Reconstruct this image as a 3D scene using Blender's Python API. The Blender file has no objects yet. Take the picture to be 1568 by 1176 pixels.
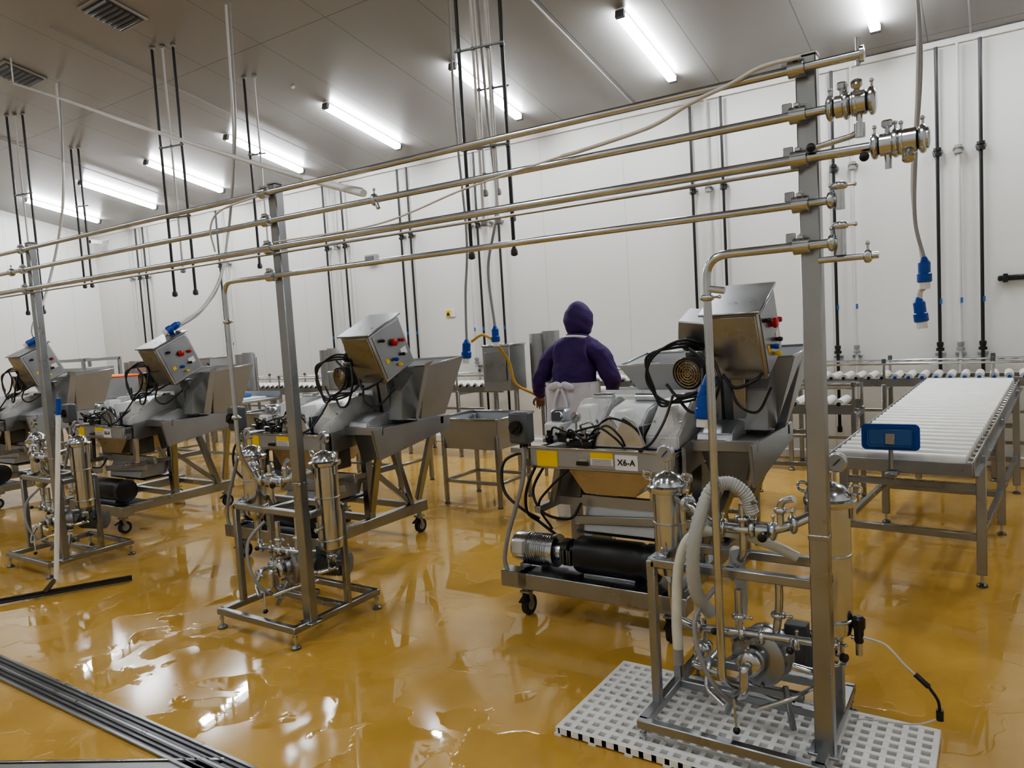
import bpy, bmesh, math, random
from mathutils import Vector, Matrix, Euler
random.seed(7)
sc=bpy.context.scene
# ------------------------------------------------------------------ materials
def newmat(name):
    m=bpy.data.materials.new(name); m.use_nodes=True
    nt=m.node_tree; b=nt.nodes['Principled BSDF']
    return m,nt,b
def simple(name,col,rough=.5,metal=0.,noise=0.0,scale=8.,bump=0.,emit=None,es=0,coat=0,alpha=None,trans=0):
    m,nt,b=newmat(name)
    b.inputs['Base Color'].default_value=(*col,1)
    b.inputs['Roughness'].default_value=rough
    b.inputs['Metallic'].default_value=metal
    if coat: b.inputs['Coat Weight'].default_value=coat
    if trans: b.inputs['Transmission Weight'].default_value=trans
    if emit:
        b.inputs['Emission Color'].default_value=(*emit,1); b.inputs['Emission Strength'].default_value=es
    if noise or bump:
        tc=nt.nodes.new('ShaderNodeTexCoord'); n=nt.nodes.new('ShaderNodeTexNoise')
        n.inputs['Scale'].default_value=scale; n.inputs['Detail'].default_value=4
        nt.links.new(tc.outputs['Object'],n.inputs['Vector'])
        if noise:
            mr=nt.nodes.new('ShaderNodeMapRange')
            mr.inputs['To Min'].default_value=max(0.02,rough-noise); mr.inputs['To Max'].default_value=rough+noise
            nt.links.new(n.outputs['Fac'],mr.inputs['Value']); nt.links.new(mr.outputs['Result'],b.inputs['Roughness'])
            mx=nt.nodes.new('ShaderNodeMixRGB'); mx.inputs[1].default_value=(*[c*.82 for c in col],1); mx.inputs[2].default_value=(*[min(1,c*1.12) for c in col],1)
            nt.links.new(n.outputs['Fac'],mx.inputs[0]); nt.links.new(mx.outputs[0],b.inputs['Base Color'])
        if bump:
            bp=nt.nodes.new('ShaderNodeBump'); bp.inputs['Strength'].default_value=bump; bp.inputs['Distance'].default_value=.01
            nt.links.new(n.outputs['Fac'],bp.inputs['Height']); nt.links.new(bp.outputs[0],b.inputs['Normal'])
    return m
STEEL=simple('stainless_steel',(.37,.385,.40),.30,1,.10,6)
POL=simple('polished_steel',(.55,.575,.60),.18,1,.06,10)
BRUSH=simple('brushed_sheet_steel',(.42,.435,.45),.40,1,.08,4)
HOPM=simple('satin_hopper_steel',(.40,.415,.425),.48,.62,.08,4)
DSTEEL=simple('dark_steel',(.17,.175,.18),.38,1,.1,8)
BLACK=simple('black_plastic',(.012,.012,.013),.35)
RUB=simple('black_rubber',(.02,.02,.02),.6)
WHITE=simple('white_plastic',(.80,.80,.78),.35,0,.08,5)
COVER=simple('moulded_cover',(.64,.65,.65),.28,0.15,.08,5)
GREYP=simple('grey_plastic',(.10,.11,.12),.45)
PVCW=simple('white_pvc',(.58,.575,.56),.4)
PVCG=simple('grey_pvc',(.28,.28,.28),.4)
BLUE=simple('blue_plastic',(.006,.06,.33),.35)
BLUEL=simple('light_blue_plastic',(.03,.11,.33),.35)
RED=simple('red_button',(.45,.015,.015),.3)
YEL=simple('yellow_label',(.85,.58,.02),.45)
LAB=simple('white_label',(.8,.8,.8),.45)
COPP=simple('brass_tone',(.46,.36,.22),.3,.9,.08,9)
ORANGE=simple('orange_plastic',(.9,.17,.03),.45)
PURPLE=simple('purple_cloth',(.038,.012,.105),.75,0,.1,22,.4)
SKIN=simple('skin',(.22,.11,.07),.5,0,.05,40)
APRON=simple('white_apron_cloth',(.66,.66,.74),.55,0,.1,14,.3)
HOSEW=simple('clear_white_hose',(.62,.62,.56),.3,0,.05,20)
HOSEG=simple('grey_spiral_hose_mat',(.42,.44,.43),.35)
HOSEY=simple('yellow_hose_mat',(.6,.38,.07),.4)
EMIT=simple('tube_emission',(1,1,1),.5,emit=(.94,.97,1.0),es=90)
ROLL=simple('roller_plastic',(.80,.79,.74),.35,0,.05,12)
# floor
def floor_mat():
    m,nt,b=newmat('wet_yellow_epoxy'); N=nt.nodes.new; L=nt.links.new
    tc=N('ShaderNodeTexCoord')
    n1=N('ShaderNodeTexNoise'); n1.inputs['Scale'].default_value=1.8; n1.inputs['Detail'].default_value=5; n1.inputs['Distortion'].default_value=.6
    n2=N('ShaderNodeTexNoise'); n2.inputs['Scale'].default_value=5; n2.inputs['Detail'].default_value=6
    n3=N('ShaderNodeTexNoise'); n3.inputs['Scale'].default_value=2.6; n3.inputs['Detail'].default_value=5; n3.inputs['Distortion'].default_value=.7
    n4=N('ShaderNodeTexVoronoi'); n4.inputs['Scale'].default_value=6.5; n4.feature='F1'
    for n in (n1,n2,n3,n4): L(tc.outputs['Object'],n.inputs['Vector'])
    cr=N('ShaderNodeValToRGB'); cr.color_ramp.elements[0].position=.3; cr.color_ramp.elements[0].color=(.50,.300,.068,1)
    cr.color_ramp.elements[1].position=.75; cr.color_ramp.elements[1].color=(.57,.355,.09,1)
    st=N('ShaderNodeValToRGB'); st.color_ramp.elements[0].position=.50; st.color_ramp.elements[1].position=.515
    mixh=N('ShaderNodeMath'); mixh.operation='MULTIPLY_ADD'; mixh.inputs[1].default_value=.12; L(n4.outputs['Distance'],mixh.inputs[0]); L(n3.outputs['Fac'],mixh.inputs[2])
    sub=N('ShaderNodeMath'); sub.operation='SUBTRACT'; sub.inputs[1].default_value=.045; L(mixh.outputs[0],sub.inputs[0]); L(sub.outputs[0],st.inputs['Fac'])
    L(n2.outputs['Fac'],cr.inputs['Fac'])
    mm=N('ShaderNodeMixRGB'); mm.blend_type='MULTIPLY'; mm.inputs[2].default_value=(.95,.95,.93,1)
    inv=N('ShaderNodeMath'); inv.operation='SUBTRACT'; inv.inputs[0].default_value=1; L(st.outputs[0],inv.inputs[1])
    L(inv.outputs[0],mm.inputs[0]); L(cr.outputs[0],mm.inputs[1]); L(mm.outputs[0],b.inputs['Base Color'])
    mr=N('ShaderNodeMapRange'); mr.inputs['To Min'].default_value=.03; mr.inputs['To Max'].default_value=.13
    L(st.outputs[0],mr.inputs['Value']); L(mr.outputs['Result'],b.inputs['Roughness'])
    bp=N('ShaderNodeBump'); bp.inputs['Strength'].default_value=.05; bp.inputs['Distance'].default_value=.02
    L(n1.outputs['Fac'],bp.inputs['Height'])
    bp2=N('ShaderNodeBump'); bp2.inputs['Strength'].default_value=.25; bp2.inputs['Distance'].default_value=.002
    L(st.outputs[0],bp2.inputs['Height']); L(bp.outputs[0],bp2.inputs['Normal']); L(bp2.outputs[0],b.inputs['Normal'])
    b.inputs['IOR'].default_value=1.55
    return m
FLOOR=floor_mat()
def panel_mat(name,col,period_x,axis='X',off=0,rough=.4,dark=.55,period2=None,w=.006,axis2='Y'):
    m,nt,b=newmat(name); N=nt.nodes.new; L=nt.links.new
    tc=N('ShaderNodeTexCoord'); sx=N('ShaderNodeSeparateXYZ'); L(tc.outputs['Object'],sx.inputs[0])
    def line(ax,per,w):
        a=N('ShaderNodeMath'); a.operation='ADD'; a.inputs[1].default_value=100*per+off; L(sx.outputs[ax],a.inputs[0])
        mo=N('ShaderNodeMath'); mo.operation='MODULO'; mo.inputs[1].default_value=per; L(a.outputs[0],mo.inputs[0])
        lt=N('ShaderNodeMath'); lt.operation='LESS_THAN'; lt.inputs[1].default_value=w; L(mo.outputs[0],lt.inputs[0]); return lt
    l1=line(axis,period_x,w); fac=l1
    if period2:
        l2=line(axis2,period2,w); mx=N('ShaderNodeMath'); mx.operation='MAXIMUM'; L(l1.outputs[0],mx.inputs[0]); L(l2.outputs[0],mx.inputs[1]); fac=mx
    n=N('ShaderNodeTexNoise'); n.inputs['Scale'].default_value=.8; n.inputs['Detail'].default_value=3; L(tc.outputs['Object'],n.inputs['Vector'])
    c0=N('ShaderNodeMixRGB'); c0.inputs[1].default_value=(*[c*.95 for c in col],1); c0.inputs[2].default_value=(*[min(1,c*1.04) for c in col],1); L(n.outputs['Fac'],c0.inputs[0])
    c=N('ShaderNodeMixRGB'); L(fac.outputs[0],c.inputs[0]); L(c0.outputs[0],c.inputs[1]); c.inputs[2].default_value=(*[x*dark for x in col],1)
    L(c.outputs[0],b.inputs['Base Color']); b.inputs['Roughness'].default_value=rough
    return m
WALLM=panel_mat('insulated_wall_panel',(.72,.72,.70),1.15,'X',.3,.42,.66)
WALLS=panel_mat('insulated_wall_panel_side',(.72,.72,.70),1.15,'Y',.3,.42,.66)
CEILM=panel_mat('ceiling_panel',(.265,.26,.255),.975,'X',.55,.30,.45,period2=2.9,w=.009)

# ------------------------------------------------------------------ mesh builder
class B:
    def __init__(s): s.V=[];s.F=[];s.M=[];s.mats=[]
    def mi(s,m):
        if m not in s.mats: s.mats.append(m)
        return s.mats.index(m)
    def add(s,vs,fs,m):
        o=len(s.V); s.V+= [tuple(v) for v in vs]; k=s.mi(m)
        for f in fs: s.F.append([i+o for i in f]); s.M.append(k)
    def box(s,c,sz,m,R=None,ch=None):
        c=Vector(c)
        if ch is None: ch=min(.004,min(sz)*.2)
        bm=bmesh.new(); bmesh.ops.create_cube(bm,size=1)
        for v in bm.verts: v.co=Vector((v.co.x*sz[0],v.co.y*sz[1],v.co.z*sz[2]))
        if ch>0: bmesh.ops.bevel(bm,geom=bm.edges[:],offset=ch,segments=1,affect='EDGES')
        s.bm(bm,m,c,R)
    def bm(s,bm,m,c=Vector((0,0,0)),R=None):
        bm.verts.index_update()
        vs=[(R@v.co if R else v.co)+Vector(c) for v in bm.verts]
        fs=[[v.index for v in f.verts] for f in bm.faces]
        s.add(vs,fs,m); bm.free()
    def bar(s,p0,p1,w,m,h=None,up=None):
        p0=Vector(p0);p1=Vector(p1);d=p1-p0;L=d.length
        z=d.normalized(); u=Vector(up) if up else (Vector((0,0,1)) if abs(z.z)<.95 else Vector((0,1,0)))
        x=u.cross(z).normalized(); y=z.cross(x)
        R=Matrix((x,y,z)).transposed()
        s.box((p0+p1)/2,(w,h or w,L),m,R)
    def sweep(s,pts,rs,m,seg=12,cap=True):
        pts=[Vector(p) for p in pts]; n=len(pts)
        if not hasattr(rs,'__len__'): rs=[rs]*n
        T=[]
        for i in range(n):
            a=pts[max(0,i-1)];b=pts[min(n-1,i+1)]; t=(b-a)
            if t.length<1e-7: t=T[-1] if T else Vector((0,0,1))
            T.append(t.normalized())
        u=Vector((0,0,1)) if abs(T[0].z)<.9 else Vector((1,0,0))
        x=T[0].cross(u).normalized(); vs=[]
        for i in range(n):
            x=(x-T[i]*x.dot(T[i])).normalized(); y=T[i].cross(x)
            for k in range(seg):
                a=2*math.pi*k/seg; vs.append(pts[i]+(x*math.cos(a)+y*math.sin(a))*rs[i])
        fs=[]
        for i in range(n-1):
            for k in range(seg):
                a=i*seg+k;b=i*seg+(k+1)%seg; fs.append((a,b,b+seg,a+seg))
        if cap: fs.append(tuple(range(seg))[::-1]); fs.append(tuple((n-1)*seg+k for k in range(seg)))
        s.add(vs,fs,m)
    def cyl(s,p0,p1,r,m,r2=None,seg=20):
        p0=Vector(p0);p1=Vector(p1); s.sweep([p0,p1],[r,r if r2 is None else r2],m,seg)
    def lathe(s,c,prof,m,axis=(0,0,1),seg=24):
        c=Vector(c);z=Vector(axis).normalized();u=Vector((1,0,0)) if abs(z.x)<.9 else Vector((0,1,0))
        x=u.cross(z).normalized();y=z.cross(x);vs=[];n=len(prof)
        for r,t in prof:
            for k in range(seg):
                a=2*math.pi*k/seg; vs.append(c+z*t+(x*math.cos(a)+y*math.sin(a))*max(r,1e-4))
        fs=[]
        for i in range(n-1):
            for k in range(seg):
                a=i*seg+k;b=i*seg+(k+1)%seg; fs.append((a,b,b+seg,a+seg))
        fs.append(tuple(range(seg))[::-1]); fs.append(tuple((n-1)*seg+k for k in range(seg)))
        s.add(vs,fs,m)
    def pipe(s,pts,r,m,fil=.05,seg=14):
        pts=[Vector(p) for p in pts]; out=[pts[0]]
        for i in range(1,len(pts)-1):
            a=pts[i-1];b=pts[i];c=pts[i+1]; d1=(a-b);d2=(c-b); f=min(fil,d1.length*.45,d2.length*.45)
            q1=b+d1.normalized()*f;q2=b+d2.normalized()*f
            for k in range(7):
                t=k/6; out.append(q1*(1-t)**2+b*2*t*(1-t)+q2*t*t)
        out.append(pts[-1]); s.sweep(out,r,m,seg)
    def hose(s,pts,r,m,n=10,rib=0,seg=10):
        pts=[Vector(p) for p in pts]; P=[pts[0]*2-pts[1]]+pts+[pts[-1]*2-pts[-2]]; out=[]
        for i in range(1,len(P)-2):
            for k in range(n):
                t=k/n; a,b,c,d=P[i-1],P[i],P[i+1],P[i+2]
                out.append(.5*((2*b)+(-a+c)*t+(2*a-5*b+4*c-d)*t*t+(-a+3*b-3*c+d)*t**3))
        out.append(pts[-1])
        rs=[r*(1+(rib if i%2 else 0)) for i in range(len(out))]
        s.sweep(out,rs,m,seg)
    def sph(s,c,r,m,sc=(1,1,1),seg=20,R=None):
        bm=bmesh.new(); bmesh.ops.create_uvsphere(bm,u_segments=seg,v_segments=seg//2+2,radius=r)
        for v in bm.verts: v.co=Vector((v.co.x*sc[0],v.co.y*sc[1],v.co.z*sc[2]))
        s.bm(bm,m,c,R)
    def torus(s,c,R1,r,m,axis=(0,0,1),seg=24,arc=1.0,start=0,s2=8):
        c=Vector(c);z=Vector(axis).normalized();u=Vector((1,0,0)) if abs(z.x)<.9 else Vector((0,1,0))
        x=u.cross(z).normalized();y=z.cross(x);vs=[];fs=[]
        full=arc>=1; n=seg if full else seg+1
        for i in range(n):
            a=start+2*math.pi*arc*i/seg; d=x*math.cos(a)+y*math.sin(a)
            for k in range(s2):
                b=2*math.pi*k/s2; vs.append(c+d*(R1+r*math.cos(b))+z*r*math.sin(b))
        for i in range(seg):
            j=(i+1)%n
            for k in range(s2):
                k2=(k+1)%s2; fs.append((i*s2+k,i*s2+k2,j*s2+k2,j*s2+k))
        s.add(vs,fs,m)
    def prism(s,poly,x0,x1,m,ax='x',ch=.004,seg=2):
        def P(a,b,t): return Vector((t,a,b)) if ax=='x' else (Vector((a,t,b)) if ax=='y' else Vector((a,b,t)))
        bm=bmesh.new(); A=[bm.verts.new(P(a,b,x0)) for a,b in poly]; C=[bm.verts.new(P(a,b,x1)) for a,b in poly]; n=len(poly)
        bm.faces.new(A); bm.faces.new(C[::-1])
        for i in range(n): bm.faces.new((A[i],A[(i+1)%n],C[(i+1)%n],C[i]))
        bmesh.ops.recalc_face_normals(bm,faces=bm.faces[:])
        if ch: bmesh.ops.bevel(bm,geom=bm.edges[:],offset=ch,segments=seg,affect='EDGES')
        s.bm(bm,m)
    def sheet(s,pts,th,m):
        pts=[Vector(p) for p in pts]; n=(pts[1]-pts[0]).cross(pts[2]-pts[0]).normalized()*th
        k=len(pts); vs=pts+[p+n for p in pts]
        fs=[tuple(range(k))[::-1],tuple(range(k,2*k))]+[(i,(i+1)%k,(i+1)%k+k,i+k) for i in range(k)]
        s.add(vs,fs,m)
    def text(s,txt,loc,size,m,R):
        cu=bpy.data.curves.new('t','FONT'); cu.body=txt; cu.size=size; cu.align_x='CENTER'; cu.align_y='CENTER'; cu.extrude=.0006; cu.offset=.0005
        ob=bpy.data.objects.new('t',cu); sc.collection.objects.link(ob); bpy.context.view_layer.update()
        me=bpy.data.meshes.new_from_object(ob.evaluated_get(bpy.context.evaluated_depsgraph_get()))
        vs=[R@v.co+Vector(loc) for v in me.vertices]; s.add(vs,[tuple(p.vertices) for p in me.polygons],m)
        bpy.data.objects.remove(ob); bpy.data.curves.remove(cu); bpy.data.meshes.remove(me)
    def mesh(s,name,smooth=True,ang=38):
        me=bpy.data.meshes.new(name); me.from_pydata(s.V,[],s.F)
        for m in s.mats: me.materials.append(m)
        me.polygons.foreach_set('material_index',s.M)
        if smooth:
            me.polygons.foreach_set('use_smooth',[True]*len(me.polygons)); me.update(); me.set_sharp_from_angle(angle=math.radians(ang))
        me.update(); return me
    def obj(s,name,loc=(0,0,0),parent=None,**k):
        ob=bpy.data.objects.new(name,s.mesh(name,**k)); ob.location=loc; sc.collection.objects.link(ob)
        if parent: ob.parent=parent
        return ob
def inst(ob,loc):
    o=bpy.data.objects.new(ob.name.split('.')[0],ob.data); o.location=loc; sc.collection.objects.link(o); return o
def empty(name,loc=(0,0,0)):
    e=bpy.data.objects.new(name,None); e.location=loc; e.empty_display_size=.1; sc.collection.objects.link(e); return e

# ------------------------------------------------------------------ room
X0,X1,Y0,Y1=-15.9,4.5,-4.5,8.3
SL=math.tan(math.radians(12)); HW=4.05
def CZ(y): return HW+SL*(Y1-y)
b=B(); b.box(((X0+X1)/2,(Y0+Y1)/2,-.05),(X1-X0+.4,Y1-Y0+.4,.1),FLOOR,ch=0); b.obj('floor',smooth=False)
b=B(); b.box(((X0+X1)/2,Y1+.06,HW/2),(X1-X0+.4,.12,HW+.1),WALLM,ch=0); b.obj('wall_back',smooth=False)
b=B(); b.box(((X0+X1)/2,Y0-.06,CZ(Y0)/2),(X1-X0+.4,.12,CZ(Y0)),WALLM,ch=0); b.obj('wall_front',smooth=False)
for nm,xa,xb in (('wall_left',X0-.12,X0),('wall_right',X1,X1+.12)):
    b=B(); b.prism([(Y0-.1,0),(Y1+.1,0),(Y1+.1,CZ(Y1+.1)),(Y0-.1,CZ(Y0-.1))],xa,xb,WALLS,ch=0); b.obj(nm,smooth=False)
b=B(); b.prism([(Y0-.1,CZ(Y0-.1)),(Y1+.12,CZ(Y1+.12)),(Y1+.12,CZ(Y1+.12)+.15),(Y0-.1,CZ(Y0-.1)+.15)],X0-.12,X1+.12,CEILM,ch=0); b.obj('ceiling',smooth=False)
b=B(); b.box(((X0+X1)/2,Y1-.03,.05),(X1-X0,.06,.1),WALLM,ch=.01); b.obj('baseboard_back',smooth=False)
b=B(); b.box(((X0+X1)/2,Y1-.015,HW-.03),(X1-X0,.03,.06),WHITE,ch=.005); b.obj('trim_1',smooth=False)
# floor drain channel
b=B()
b.box((-5.5,1.555,.004),(12,.13,.008),DSTEEL,ch=0)
for dy in (-.062,.062,0): b.box((-5.5,1.555+dy,.008),(12,.014,.012),STEEL,ch=.002)
for k in range(4): b.box((-5.5,1.52+.023*k,.008),(12,.006,.01),DSTEEL,ch=0)
b.obj('floor_drain_channel')
b=B(); b.bar((-2.50,1.60,.006),(-4.12,.70,.006),.012,POL,.014); b.bar((-2.47,1.545,.004),(-4.09,.645,.004),.10,BRUSH,.008,up=(0,0,1))
b.obj('drain_branch_cover')

# ------------------------------------------------------------------ lights
b=B(); b.box((0,0,-.010),(.06,1.36,.02),WHITE); b.box((0,0,-.025),(.03,1.30,.03),WHITE); b.box((0,0,-.060),(.082,1.27,.040),EMIT,ch=0)
for e in (-1,1): b.box((0,e*.655,-.05),(.088,.045,.07),GREYP)
lm=b.mesh('fluorescent_light',smooth=False)
def light(x,y):
    o=bpy.data.objects.new('fluorescent_light',lm); o.location=(x,y,CZ(y)-.002); o.rotation_euler=(math.radians(-12),0,0); sc.collection.objects.link(o)
for i in range(9): light(1.02-1.945*i,7.1)
for x in (2.5,-.7,-3.9,-7.1,-10.3,-13.5): light(x,.4)  # out-of-view row, added for ambient light on foreground floor and steel
for x in (0,-5): light(x,-2.6)  # unseen fixtures added behind the camera to brighten the near floor

# ------------------------------------------------------------------ ceiling vents, conduits
b=B(); b.box((0,0,-.012),(.46,.46,.024),PVCG,ch=.006)
b.box((0,0,-.026),(.40,.40,.006),BLACK,ch=0)
for k in range(7):
    b.box((0,-.17+.055*k,-.034),(.39,.010,.026),DSTEEL,Matrix.Rotation(.6,3,'X'),ch=0)
v=b.obj('ceiling_vent',(-7.25,4.20,CZ(4.20)-.002)); v.rotation_euler=(math.radians(-12),0,0)
v2=inst(v,(-9.55,4.30,CZ(4.30)-.002)); v2.rotation_euler=(math.radians(-12),0,0)
b=B()
b.cyl((-3.5,5.6,CZ(5.6)-.02),(-3.5,8.2,CZ(8.2)-.02),.008,PVCG,seg=8)
for x in (-8.1,-11.9,-.2): b.cyl((x,4,CZ(4)-.02),(x,8.25,CZ(8.25)-.02),.007,PVCG,seg=8)
b.obj('ceiling_conduit')
b=B(); b.hose([(-9.2,4.09,4.66),(-7.3,3.65,3.98),(-5,3.12,3.14),(-3.1,2.68,2.47),(-2.45,2.52,2.27)],.013,PVCW,8)
b.cyl((-9.2,4.09,4.66),(-9.2,4.09,CZ(4.09)-.004),.008,PVCW)
b.cyl((-2.95,2.64,2.42),(-2.42,2.5,2.25),.018,WHITE)
b.obj('overhead_air_line')
for x,y in ((-5.1,4.9),(-6.8,6.0)):
    b=B(); b.lathe((0,0,-.035),[(.012,0),(.025,.012),(.02,.03)],WHITE); b.obj('sprinkler_head',(x,y,CZ(y)))

# ------------------------------------------------------------------ wall service pipes
def wallgroup(xs,cols,zb=.35,name='wall_pipe_group',low=1.17,top=HW-.07):
    b=B()
    for x,c in zip(xs,cols):
        r=.016 if c is BLACK else .014
        y=Y1-.07
        b.cyl((x,y,zb),(x,y,top),r,c,seg=12)
        b.lathe((x,y,2.97),[(.02,0),(.036,.004),(.036,.03),(.022,.034),(.022,.05),(.034,.054),(.034,.08),(.018,.085)],c if c is BLACK else PVCG)
        b.lathe((x,y,low-.05),[(.02,0),(.036,.004),(.036,.03),(.022,.034),(.03,.06),(.03,.085),(.018,.09)],c if c is BLACK else PVCG)
        b.lathe((x,y,zb-.05),[(.024,0),(.024,.06)],c)
        b.cyl((x,y,zb-.02),(x,y+.065,zb-.02),.014,c)
        b.box((x,y+.042,3.02),(.09,.05,.03),STEEL); b.box((x,y+.042,low-.08),(.09,.05,.03),STEEL)
        b.box((x+.015,y-.02,1.6),(.02,.006,.05),BLUEL,ch=0)
    return b.obj(name)
K,W=BLACK,PVCW
wallgroup([-.48,-.31,-.13],[K,W,K]); wallgroup([-1.40,-1.22],[K,W])
wallgroup([-2.88,-2.70,-2.53],[K,W,K]); wallgroup([-6.05,-5.9,-5.72,-5.55],[W,K,W,K])
wallgroup([-7.28,-7.1],[K,K]); wallgroup([-8.85,-8.65,-8.45],[K,W,K]); wallgroup([-11.6,-11.4],[K,W])
wallgroup([-14.5,-14.2,-13.95],[W,K,K])
wallgroup([.9,1.1,1.3],[K,W,K])
b=B(); b.box((-6.51,8.292,1.85),(.16,.012,.11),WHITE,ch=.002); b.box((-6.54,8.284,1.85),(.08,.006,.09),YEL,ch=0); b.prism([(-6.57,1.82),(-6.51,1.82),(-6.54,1.87)],8.275,8.281,BLACK,'y',0)
b.obj('safety_sign')
b=B(); b.box((-7.93,8.26,2.76),(.22,.08,.12),PVCG); b.box((-7.93,8.215,2.76),(.16,.02,.07),GREYP); b.obj('wall_junction_box')
b=B(); b.cyl((-15.3,8.29,3.9),(-15.3,8.1,3.85),.02,WHITE); b.box((-15.3,8.02,3.83),(.08,.22,.08),WHITE); b.cyl((-15.3,7.92,3.83),(-15.3,7.88,3.83),.03,BLACK); b.obj('security_camera')
b=B(); b.box((.12,8.27,1.78),(.26,.04,.05),BLACK,ch=.01); b.box((.05,8.25,1.78),(.04,.06,.08),BLACK); b.obj('wall_door_handle')

# ------------------------------------------------------------------ hanging drop pipes
def drop(x,y,n=(K,W,K),sp=.15,zb=2.2,name='ceiling_drop_pipes'):
    b=B()
    for i,c in enumerate(n):
        xx=x+i*sp*.72; yy=y+i*.04
        z0=zb+(.0 if c is K else .25)
        b.cyl((xx,yy,z0),(xx,yy,CZ(yy)-.005),.0145 if c is K else .011,c,seg=12)
        b.lathe((xx,yy,z0-.05),[(.012,0),(.028,.01),(.028,.04),(.02,.06)],c if c is K else PVCG)
        b.lathe((xx,yy,CZ(yy)-.03),[(.015,0),(.03,.01),(.03,.022)],PVCG)
    w=(len(n)-1)*sp*.72
    for z in (3.75,3.0):
        b.bar((x-.04,y,z),(x+w+.04,y+.08,z),.016,DSTEEL)
        for i in range(len(n)): b.lathe((x+i*sp*.72,y+i*.04,z-.012),[(.02,0),(.02,.024)],DSTEEL,seg=10)
    b.obj(name)
drop(-7.52,4.74,(K,W,K),.18); drop(-7.15,5.6,(K,W),.18,2.5)
drop(-3.47,4.74,(K,W,W,K),.15); drop(-3.9,5.6,(W,W,K),.16,2.6)
drop(-10.95,4.74,(K,W,K),.18); drop(-11.3,5.7,(K,K),.18,2.6)

def connector(b,p,d=(0,0,-1),s=1.):
    d=Vector(d).normalized();p=Vector(p)
    b.lathe(p,[(.012*s,0),(.022*s,.02*s),(.03*s,.03*s),(.03*s,.085*s),(.036*s,.09*s),(.036*s,.13*s),(.028*s,.135*s)],BLUE,axis=d)
    b.lathe(p+d*.135*s,[(.027*s,0),(.027*s,.035*s)],WHITE,axis=d)
b=B()
b.hose([(-.37,4.5,4.84),(-.36,4.5,3.6),(-.33,4.5,2.9),(-.36,4.5,2.4),(-.37,4.5,2.05),(-.33,4.5,1.83)],.010,PVCG)
b.hose([(-.33,4.5,4.84),(-.33,4.5,3.6),(-.35,4.5,2.7),(-.38,4.5,2.2),(-.34,4.5,1.83)],.008,PVCW)
connector(b,(-.33,4.5,1.84)); b.hose([(-.33,4.5,1.68),(-.35,4.5,1.66),(-.355,4.5,1.62)],.014,PVCW); connector(b,(-.36,4.5,1.63),(.1,0,-1))
b.obj('hanging_power_cable')
b=B()
b.hose([(-3.45,5,4.7),(-3.42,5,3.4),(-3.38,5,2.6),(-3.5,5,2.1),(-3.47,5,1.62)],.012,PVCG)
connector(b,(-3.47,5,1.62)); b.hose([(-3.47,5,1.49),(-3.45,5.15,1.3),(-3.43,5.2,1.12),(-3.38,5.38,1.02),(-3.34,5.42,.985)],.012,HOSEY)
b.hose([(-3.47,5,1.49),(-3.6,5,1.55),(-3.72,5.0,1.5)],.012,HOSEY)
b.hose([(-3.72,5,4.7),(-3.74,5,3.4),(-3.7,5,2.4),(-3.75,5,1.9),(-3.77,5,1.52)],.011,PVCG)
connector(b,(-3.77,5,1.52),(-.1,0,-1),1.2)
b.obj('hanging_power_cable')
b=B()
b.hose([(-6.08,4.63,4.80),(-6.15,4.63,3.5),(-6.4,4.6,2.45),(-6.25,4.25,2.0),(-6.12,3.85,1.80)],.012,PVCW)
b.hose([(-6.02,4.63,4.80),(-6.12,4.63,3.5),(-6.44,4.6,2.35),(-6.3,4.25,1.95),(-6.16,3.85,1.76)],.01,PVCG)
connector(b,(-6.12,3.88,1.82),(-.3,-.7,-.5)); b.obj('hanging_power_cable')
b=B()
b.hose([(-9.3,4.6,4.80),(-9.4,4.6,3.5),(-9.75,4.5,2.5),(-9.3,4.1,2.0),(-8.75,3.85,1.78)],.014,PVCW)
b.hose([(-9.2,4.6,4.80),(-9.45,4.6,3.4),(-9.85,4.5,2.4),(-9.4,4.1,1.95),(-8.8,3.85,1.75)],.011,PVCG)
connector(b,(-8.78,3.88,1.8),(-.3,-.7,-.5)); b.obj('hanging_power_cable')

# ------------------------------------------------------------------ pipe rack
def clamp(b,p,d,r,m=POL):
    d=Vector(d).normalized();p=Vector(p)
    b.lathe(p-d*.012,[(r,0),(r*1.55,.004),(r*1.75,.009),(r*1.75,.015),(r*1.55,.02),(r,.024)],m,axis=d,seg=18)
    u=Vector((0,0,1)) if abs(d.z)<.8 else Vector((1,0,0))
    b.cyl(p+u*r*1.5,p+u*(r*1.6+.018),.004,m,seg=8); b.sph(p+u*(r*1.6+.02),.007,m,seg=8)
def valve(b,p,d,r,lever=(0,-.3,1),m=POL,knob=BLACK):
    d=Vector(d).normalized();p=Vector(p)
    clamp(b,p-d*.035,d,r); clamp(b,p+d*.035,d,r)
    b.lathe(p-d*.025,[(r,0),(r*1.5,.005),(r*1.5,.045),(r,.05)],m,axis=d,seg=18)
    l=Vector(lever).normalized()
    b.cyl(p,p+l*(r*1.5+.018),.007,m,seg=10)
    q=p+l*(r*1.5+.018); b.lathe(q-l*.005,[(.010,0),(.016,.006),(.016,.02),(.010,.024)],knob,axis=l,seg=14)
YP=2.475
RX=[-.50,-3.06,-5.70,-8.35]
PZ=[2.345,2.205,2.07,1.93,1.80]
b=B()
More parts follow.
